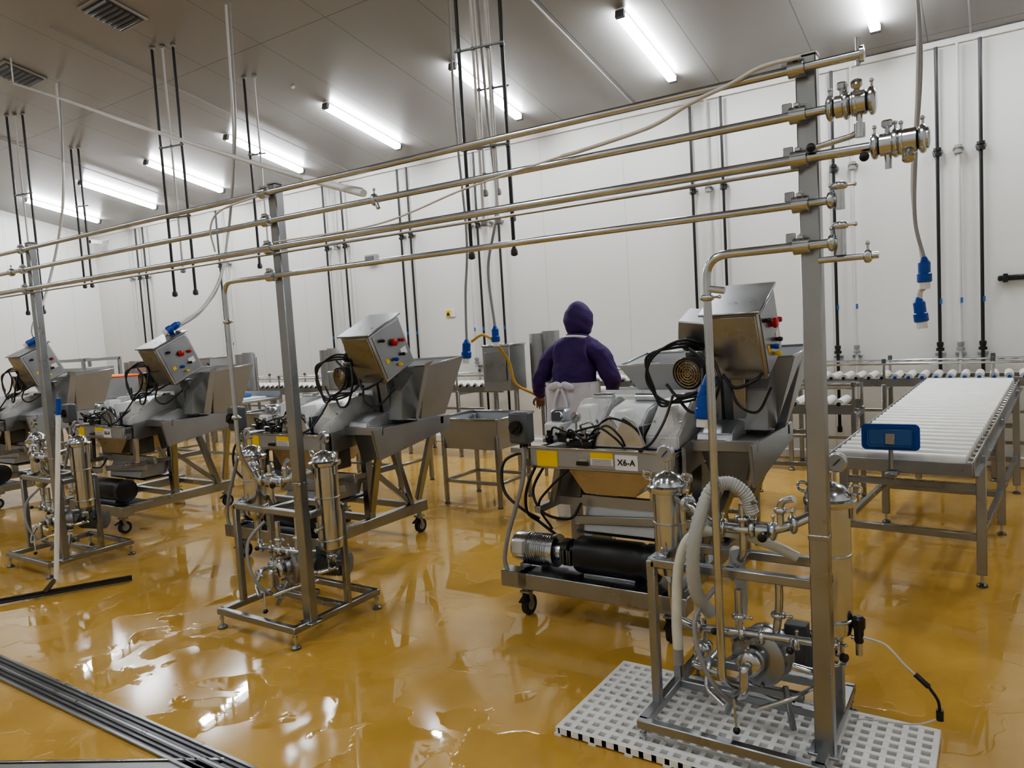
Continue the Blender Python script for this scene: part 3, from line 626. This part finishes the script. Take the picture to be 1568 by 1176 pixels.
    b.hose([(-1.30,3.56,1.44),(-1.20,3.54,1.36),(-1.22,3.52,1.25),(-1.34,3.52,1.20),(-1.42,3.55,1.26)],.008,BLACK)
    b.hose([(-1.20,3.60,1.40),(-1.14,3.54,1.28),(-1.20,3.54,1.14),(-1.30,3.56,1.12),(-1.38,3.6,1.18)],.008,BLACK)
    b.hose([(-1.40,3.58,1.2),(-1.42,3.5,1.08),(-1.46,3.42,.98),(-1.50,3.36,.95),(-1.50,3.42,.93)],.007,BLACK)
    b.hose([(-1.15,3.62,1.30),(-1.08,3.58,1.24),(-.98,3.62,1.28),(-.96,3.72,1.34)],.009,BLACK)
    b.hose([(-1.12,3.62,1.26),(-1.06,3.56,1.16),(-.98,3.60,1.12),(-.95,3.75,1.22)],.007,BLACK)
    return b
mb=machine()
mo=mb.obj('food_processing_machine')
for dx in (-2.54,-5.05,-7.55): inst(mo,(dx,0.02,0))
b=B(); b.hose([(-1.22,3.52,1.34),(-1.21,3.5,1.30),(-1.20,3.46,1.25)],.009,BLACK); connector(b,(-1.19,3.45,1.25),(-.05,-.1,-1),1.1); connector(b,(-1.15,3.46,1.33),(-.4,-.1,-1),.9); b.obj('blue_power_plug')

# ------------------------------------------------------------------ roller conveyor (right)
b=B()
pA=Vector((-.47,4.45,.745)); pB=Vector((-.22,7.50,.885)); D=(pB-pA); Ln=D.length; D.normalize(); S=Vector((D.y,-D.x,0)).normalized(); Uu=S.cross(D).normalized()
if Uu.z<0: Uu=-Uu
w=.355
n=28
for k in range(n):
    p=pA+D*(.05+(Ln-.10)*k/(n-1))
    b.lathe(p-S*(w-.03),[(.03,0),(.043,.006),(.043,2*(w-.03)-.006),(.03,2*(w-.03))],ROLL,axis=S,seg=20); b.cyl(p-S*w,p+S*w,.008,POL,seg=8)
for s in (-1,1):
    b.bar(pA+S*s*w-D*.02-Uu*.02,pB+S*s*w-Uu*.02,.012,STEEL,.085,up=(0,0,1)); b.bar(pA+S*s*(w+.01)-D*.02-Uu*.055,pB+S*s*(w+.01)-Uu*.055,.03,STEEL,.01,up=(0,0,1))
b.bar(pA-S*w-D*.03-Uu*.02,pA+S*w-D*.03-Uu*.02,.014,STEEL,.07,up=(0,0,1))
b.bar(pA-S*(w-.02)+D*.25-Uu*.065,pA+S*(w-.02)+D*.25-Uu*.065,.03,STEEL)
for t in (.32,1.45,2.75):
    for s in (-1,1):
        q=pA+D*t+S*s*(w-.0); b.bar((q.x,q.y,.07),(q.x,q.y,q.z-.02),.05,STEEL)
        b.cyl((q.x,q.y,.012),(q.x,q.y,.08),.009,POL,seg=10); b.lathe((q.x,q.y,0),[(.028,0),(.028,.01),(.012,.022)],DSTEEL)
    a=pA+D*t-S*w; c=pA+D*t+S*w
    b.bar((a.x,a.y,.56),(c.x,c.y,.56),.04,STEEL); b.bar((a.x,a.y,.28),(c.x,c.y,.28),.04,STEEL)
for s in (-1,1):
    a=pA+D*.32+S*s*w; c=pA+D*2.75+S*s*w; b.bar((a.x,a.y,.30),(c.x,c.y,.30),.035,STEEL)
b.obj('gravity_roller_conveyor')
b=B()
b.prism([(-.615,.825),(-.365,.825),(-.35,.84),(-.35,.95),(-.365,.965),(-.615,.965),(-.63,.95),(-.63,.84)],4.33,4.345,BLUE,'y',.004)
b.box((-.49,4.323,.895),(.22,.008,.10),BLUEL,ch=.01)
b.bar((-.49,4.315,.92),(-.49,4.315,.86),.045,POL,.012); b.cyl((-.49,4.35,.90),(-.49,4.35,.72),.012,STEEL); b.box((-.49,4.37,.69),(.06,.07,.02),STEEL)
b.obj('blue_conveyor_scanner_bracket')

# ------------------------------------------------------------------ back conveyor line along the wall
def linecv(x0,x1,y0,y1,z,name,step=.11,guard=True):
    b=B()
    k=x0+.05
    while k<x1-.03:
        b.cyl((k,y0+.02,z+.02),(k,y1-.02,z+.02),.036,ROLL,seg=12); b.cyl((k,y0-.012,z+.02),(k,y0+.03,z+.02),.016,BLUE if x0>-5 and k>-.9 else BLACK,seg=8); k+=step
    for y in (y0,y1):
        b.bar((x0,y,z-.02),(x1,y,z-.02),.012,STEEL,.08,up=(0,0,1))
        if guard: b.cyl((x0,y,z+.15),(x1,y,z+.15),.012,POL,seg=10)
    x=x0+.3
    while x<x1:
        for y in (y0,y1):
            if guard:
                b.bar((x,y,z-.03),(x,y,z+.17),.022,STEEL); b.lathe((x,y,z+.16),[(.02,0),(.02,.035),(.012,.04)],DSTEEL,seg=10)
            b.bar((x,y,.03),(x,y,z-.04),.04,STEEL); b.lathe((x,y,0),[(.028,0),(.028,.01),(.012,.03)],DSTEEL)
        b.bar((x,y0,.35),(x,y1,.35),.035,STEEL); b.bar((x,y0,z-.08),(x,y1,z-.08),.035,STEEL)
        x+=.85
    b.bar((x0+.3,y0,.35),(x1-.3,y0,.35),.035,STEEL); b.bar((x0+.3,y0,.62),(x1-.3,y0,.62),.03,STEEL)
    return b.obj(name)
linecv(-4.6,1.9,7.60,8.08,.90,'wall_roller_conveyor')
linecv(-14.5,-5.0,7.3,7.8,.88,'wall_roller_conveyor')
linecv(-2.1,-.95,6.2,6.6,.82,'transfer_roller_conveyor')
linecv(.35,1.9,6.3,6.85,.92,'transfer_roller_conveyor')

# ------------------------------------------------------------------ work tables, tubs, columns
def table(x0,x1,y0,y1,z,name,board=True):
    b=B(); b.box(((x0+x1)/2,(y0+y1)/2,z),(x1-x0,y1-y0,.03),BRUSH)
    b.box(((x0+x1)/2,y0,z-.04),(x1-x0,.02,.06),BRUSH); b.box(((x0+x1)/2,y1,z+.04),(x1-x0,.012,.1),BRUSH)
    for x in (x0+.05,x1-.05):
        for y in (y0+.05,y1-.05): b.bar((x,y,.03),(x,y,z),.04,STEEL); b.lathe((x,y,0),[(.025,0),(.025,.01),(.012,.035)],DSTEEL)
        b.bar((x,y0+.05,.25),(x,y1-.05,.25),.03,STEEL)
    b.bar((x0+.05,y0+.05,.25),(x1-.05,y0+.05,.25),.03,STEEL)
    b.bar((x0+.05,y0+.05,.55),(x1-.05,y0+.05,.55),.03,STEEL)
    if board:
        b.box(((x0+x1)/2,(y0+y1)/2,z+.025),((x1-x0)*.8,(y1-y0)*.7,.02),WHITE,ch=.006)
        b.box(((x0+x1)/2-.2,(y0+y1)/2,z+.075),((x1-x0)*.28,(y1-y0)*.5,.08),WHITE,ch=.02); b.box(((x0+x1)/2+.3,(y0+y1)/2,z+.06),((x1-x0)*.2,(y1-y0)*.45,.05),BLUEL,ch=.015)
    return b.obj(name)
table(-3.3,-2.35,5.70,6.15,.90,'stainless_work_table')
table(-6.3,-5.1,5.5,6.1,.88,'stainless_work_table'); table(-9.2,-7.6,5.5,6.1,.88,'stainless_work_table'); table(-12,-10.3,5.4,6.1,.80,'stainless_work_table',False)
def tub(x0,x1,y0,y1,zt,zb,name,legs=True):
    b=B(); i=.07
    T=[(x0,y0,zt),(x1,y0,zt),(x1,y1,zt),(x0,y1,zt)]; Q=[(x0+i,y0+i,zb),(x1-i,y0+i,zb),(x1-i,y1-i,zb),(x0+i,y1-i,zb)]
    for a in range(4):
        c=(a+1)%4; b.sheet([Q[a],Q[c],T[c],T[a]],.006,HOPM); b.bar(T[a],T[c],.025,POL,.02)
    b.sheet(Q,.006,HOPM)
    if legs:
        for x,y in ((x0+.05,y0+.05),(x1-.05,y0+.05),(x1-.05,y1-.05),(x0+.05,y1-.05)):
            b.bar((x,y,.03),(x,y,zt-.02),.035,STEEL); b.lathe((x,y,0),[(.025,0),(.025,.01),(.012,.035)],DSTEEL)
        for y in (y0+.05,y1-.05): b.bar((x0+.05,y,.22),(x1-.05,y,.22),.03,STEEL)
        for x in (x0+.05,x1-.05): b.bar((x,y0+.05,.22),(x,y1-.05,.22),.03,STEEL)
    return b.obj(name)
tub(-4.35,-3.65,5.2,5.8,.80,.52,'stainless_tub')
tub(-7.1,-6.45,5.1,5.45,.82,.55,'stainless_tub'); tub(-1.75,-1.35,4.75,5.1,.62,.38,'stainless_tub')
tub(-10.1,-9.4,5.2,5.7,.95,.6,'stainless_tub')
def column(x,y,z0,z1,r,name='curved_steel_guard'):
    b=B()
    for dx in (0,r*1.55):
        vs=[];fs=[];n=14
        for i in range(n+1):
            a=math.pi*(1.05+ .9*i/n)
            for z in (z0,z1+ (.02 if dx else 0)): vs.append((x+dx+r*math.cos(a),y+r*math.sin(a),z))
        for i in range(n): fs.append((2*i,2*i+2,2*i+3,2*i+1))
        n0=len(vs)
        vs+=[(v[0],v[1]+.006,v[2]) for v in vs]; fs+=[tuple(k+n0 for k in f[::-1]) for f in fs]
        b.add(vs,fs,BRUSH)
    b.box((x+r*.7,y+.05,(z0+z1)/2),(r*2.6,.02,z1-z0),BRUSH)
    b.bar((x-r*.4,y+.07,.0),(x-r*.4,y+.07,z1-.05),.03,STEEL); b.bar((x+r*1.8,y+.07,.0),(x+r*1.8,y+.07,z1-.05),.03,STEEL)
    return b.obj(name)
column(-4.0,6.55,.95,1.52,.10); column(-8.7,6.4,.95,1.45,.10); column(-7.25,6.6,.95,1.45,.09); column(-11.9,6.6,.95,1.4,.1)
b=B(); b.box((-4.35,6.4,1.18),(.34,.30,.46),BRUSH); b.box((-4.35,6.4,1.42),(.36,.32,.02),POL); b.bar((-4.48,6.4,0.0),(-4.48,6.4,.96),.04,STEEL); b.bar((-4.22,6.4,.0),(-4.22,6.4,.96),.04,STEEL); b.box((-4.35,6.238,1.2),(.26,.01,.3),STEEL)
hk=b.obj('stainless_feed_cabinet'); inst(hk,(-5.2,.1,-.0)); inst(hk,(-6.6,0,0))
b=B(); b.box((-11.2,5.75,1.02),(1.1,.5,.40),BRUSH); b.box((-11.2,5.75,1.23),(1.15,.55,.03),ORANGE,ch=.01); b.box((-11.2,5.49,1.20),(1.15,.012,.08),ORANGE); b.obj('orange_covered_bin')
b=B()
for x in (-13.6,-12.6):
    for y in (6.2,6.8): b.bar((x,y,.0),(x,y,1.5),.05,STEEL)
for z in (1.48,.9):
    for y in (6.2,6.8): b.bar((-13.6,y,z),(-12.6,y,z),.05,STEEL)
    for x in (-13.6,-12.6): b.bar((x,6.2,z),(x,6.8,z),.05,STEEL)
b.box((-13.1,6.5,1.2),(.8,.5,.3),BRUSH); b.box((-13.1,6.5,.97),(.9,.56,.16),WHITE,ch=.01); b.obj('stainless_weighing_frame')

# ------------------------------------------------------------------ worker
worker=empty('worker',(-2.88,5.18,0))
def skinobj(name,verts,edges,rad,mat,sub=2,root=0):
    me=bpy.data.meshes.new(name); me.from_pydata(verts,edges,[]); ob=bpy.data.objects.new(name,me); sc.collection.objects.link(ob); ob.parent=worker
    me.materials.append(mat)
    sk=ob.modifiers.new('skin','SKIN'); sk.use_smooth_shade=True
    L=me.skin_vertices[0].data if len(me.skin_vertices) else None
    if L is None:
        bm=bmesh.new(); bm.from_mesh(me); bm.verts.layers.skin.verify(); bm.to_mesh(me); bm.free(); L=me.skin_vertices[0].data
    for i,r in enumerate(rad):
        L[i].radius=r if hasattr(r,'__len__') else (r,r)
        L[i].use_root=(i==root)
    ss=ob.modifiers.new('sub','SUBSURF'); ss.levels=sub; ss.render_levels=sub
    tx=bpy.data.textures.new('folds','CLOUDS'); tx.noise_scale=.10; tx.noise_depth=2
    s2=ob.modifiers.new('sub2','SUBSURF'); s2.levels=2; s2.render_levels=2
    dm=ob.modifiers.new('folds','DISPLACE'); dm.texture=tx; dm.strength=.034; dm.mid_level=.42
    return ob
V=[(0,0,.96),(0,.03,1.10),(0,.06,1.24),(0,.10,1.37),(0,.125,1.44),(0,.15,1.50),
   (-.12,.10,1.41),(-.215,.11,1.355),(-.325,.04,1.13),(-.42,.20,.99),
   (.12,.10,1.41),(.215,.11,1.355),(.325,.10,1.13),(.20,.34,1.02),
   (-.10,0,.88),(-.11,.02,.50),(-.12,-.01,.16),(.10,0,.88),(.12,.01,.50),(.13,-.01,.16)]
E=[(0,1),(1,2),(2,3),(3,4),(4,5),(3,6),(6,7),(7,8),(8,9),(3,10),(10,11),(11,12),(12,13),(0,14),(14,15),(15,16),(0,17),(17,18),(18,19)]
Rr=[(.185,.135),(.20,.14),(.22,.15),(.20,.135),(.10,.09),(.07,.07),(.10,.10),(.096,.09),.072,.045,(.10,.10),(.096,.09),.072,.045,.11,.08,.062,.11,.08,.062]
skinobj('smock_and_trousers',V,E,Rr,PURPLE)
b=B()
hc=Vector((.0,.18,1.622))
b.sph(hc+Vector((0,.018,-.005)),.1,SKIN,(.78,.92,1.15),24)
b.sph(hc+Vector((0,.113,-.015)),.016,SKIN,(.8,1.1,1.5))
for s in (-1,1):
    b.sph(hc+Vector((s*.032,.098,.012)),.012,WHITE,(1.2,.6,.8),12); b.sph(hc+Vector((s*.032,.105,.012)),.006,BLACK,seg=10); b.bar(hc+Vector((s*.015,.105,.032)),hc+Vector((s*.05,.095,.034)),.005,BLACK)
    b.sph(hc+Vector((s*.079,.0,-.005)),.022,SKIN,(.4,.7,1.2),12)
b.sph(hc+Vector((0,.100,-.055)),.02,RED,(1.2,.4,.35),12)
b.sph((0,.155,1.52),.058,SKIN,(1,1,1.2))
b.obj('head',parent=worker)
b=B()
bm=bmesh.new(); bmesh.ops.create_uvsphere(bm,u_segments=44,v_segments=34,radius=1)
dele=[]
for v in bm.verts:
    x,y,z=v.co
    if y>.72 and -.75<z<.55: dele.append(v); continue
    rx=.120;ry=.13;rz=.148
    if z<-.1: rx*=1+.05*(-z-.1)+.45*max(0,-z-.55)
    if z>.3: rx*=1-.12*(z-.3)
    f=1+.02*math.sin(7*x+5*z)+.02*math.sin(11*z+4*y+3*x)+.010*math.sin(23*x)
    if z>.7: f*=1+.03*math.sin(16*math.atan2(y,x))
    v.co=Vector((x*rx*f,y*ry*f-.004,z*rz+(.012*max(0,z)*(1-abs(x)))))
bmesh.ops.delete(bm,geom=dele,context='VERTS')
b.bm(bm,PURPLE,hc)
b.lathe((0,.145,1.45),[(.135,-.02),(.122,.01),(.108,.035),(.098,.05)],PURPLE,seg=28,axis=(0,.25,1))
b.torus((0,.145,1.470),.112,.012,WHITE,axis=(0,.25,1))
b.obj('hood',parent=worker)
b=B()
def ring(r0,r1,z0,z1,a0,a1,m,n=40,wob=.0,off=0,yo=.02):
    vs=[];fs=[];k=6
    for j in range(k+1):
        t=j/k
        for i in range(n+1):
            a=a0+(a1-a0)*i/n; w=1+wob*math.sin(a*11+t*3)
            rr_=r0[0]*(1-t)+r1[0]*t; ry=r0[1]*(1-t)+r1[1]*t
            vs.append((rr_*math.cos(a)*w+off,ry*math.sin(a)*w+yo,z0*(1-t)+z1*t))
    for j in range(k):
        for i in range(n): q=j*(n+1)+i; fs.append((q,q+1,q+n+2,q+n+1))
    n0=len(vs); vs+=[(v[0]*.97,v[1]*.97,v[2]) for v in vs]; fs+=[tuple(x+n0 for x in f[::-1]) for f in fs]
    b.add(vs,fs,m)
ring((.232,.180),(.228,.178),1.135,1.10,0,2*math.pi,APRON,48,.01)
ring((.232,.185),(.26,.21),1.12,.45,-.5,math.pi+.5,APRON,40,.02)
ring((.230,.183),(.238,.195),1.10,.80,math.pi+.15,2*math.pi-.15,APRON,30,.03)
for s in (-1,1):
    b.sph((s*.06,-.175,1.115),.055,APRON,(1.1,.35,.55),14,Matrix.Rotation(s*.35,3,'Y')); b.hose([(0,-.175,1.11),(s*.03,-.19,1.05),(s*.05,-.195,.96),(s*.04,-.20,.86)],.014,APRON)
b.sph((0,-.18,1.115),.024,APRON,seg=12)
b.obj('apron',parent=worker)
b=B()
for s in (-1,1):
    x=s*.125
    b.lathe((x,-.01,0.03),[(.05,0),(.055,.05),(.062,.15),(.07,.30),(.068,.31)],WHITE)
    b.sph((x,.06,.05),.06,WHITE,(.85,2.0,.8)); b.box((x,.045,.012),(.10,.27,.024),WHITE,ch=.01)
b.obj('boots',parent=worker)
def hand(name,o,fwd,down,thumb_side,curl=.8):
    o=Vector(o);f=Vector(fwd).normalized();d=(Vector(down)-f*Vector(down).dot(f)).normalized();s=f.cross(d)*thumb_side
    b=B(); pal=Matrix((s,f,d)).transposed()
    b.sph(o+f*.045,.045,SKIN,(.95,1.15,.36),18,pal); b.sweep([o-f*.03,o+f*.02],[.028,.03],SKIN,14)
    for k,(off,ln) in enumerate(((.030,.070),(.010,.080),(-.011,.074),(-.031,.058))):
        p=o+f*.08+s*off; pts=[p]; a=0.15
        for j,q in enumerate((.42,.32,.26)):
            a+=curl*(.55+.15*j); dd=f*math.cos(a)+d*math.sin(a); pts.append(pts[-1]+dd*ln*q)
        b.sweep([o+f*.05+s*off*.8]+pts,[.010,.0098,.0092,.0082,.0066],SKIN,10); b.sph(pts[-1],.0068,SKIN,seg=10); b.sph(pts[1],.0095,SKIN,seg=10)
    p=o+f*.02+s*.03; pts=[p,p+s*.022+f*.02+d*.01,p+s*.03+f*.045+d*.025,p+s*.022+f*.065+d*.038]
    b.sweep(pts,[.014,.0115,.010,.0075],SKIN,10); b.sph(pts[-1],.0078,SKIN,seg=10)
    ob=b.obj(name,parent=worker); r=ob.modifiers.new('r','REMESH'); r.mode='VOXEL'; r.voxel_size=.003; r.use_smooth_shade=True
    sm=ob.modifiers.new('s','SMOOTH'); sm.iterations=3
hand('hand_left',(-.44,.225,.98),(-.35,.6,-.35),(0,-.1,-1),1); hand('hand_right',(.185,.37,1.005),(-.2,.9,-.25),(0,-.1,-1),-1)

# ------------------------------------------------------------------ world + camera
w=bpy.data.worlds.new('w'); sc.world=w; w.use_nodes=True
w.node_tree.nodes['Background'].inputs[0].default_value=(.8,.8,.8,1); w.node_tree.nodes['Background'].inputs[1].default_value=.3
p=math.radians(4.42);r=math.radians(3.44);yaw=math.radians(33.7)
fwd0=Vector((-math.sin(yaw),math.cos(yaw),0)); right0=Vector((math.cos(yaw),math.sin(yaw),0)); up0=Vector((0,0,1))
fwd=(fwd0*math.cos(p)-up0*math.sin(p)); up1=(up0*math.cos(p)+fwd0*math.sin(p))
right=right0*math.cos(r)-up1*math.sin(r); up=up1*math.cos(r)+right0*math.sin(r)
cam=bpy.data.cameras.new('camera'); co=bpy.data.objects.new('camera',cam); sc.collection.objects.link(co)
M=Matrix((right,up,-fwd)).transposed().to_4x4(); M.translation=Vector((0,0,1.6)); co.matrix_world=M
cam.sensor_fit='HORIZONTAL'; cam.sensor_width=36; cam.lens=36*1125/1568; cam.clip_start=.05; cam.clip_end=100
sc.camera=co
sc.view_settings.view_transform='AgX'
try: sc.view_settings.look='AgX - Medium High Contrast'
except Exception: pass
sc.view_settings.exposure=0.08
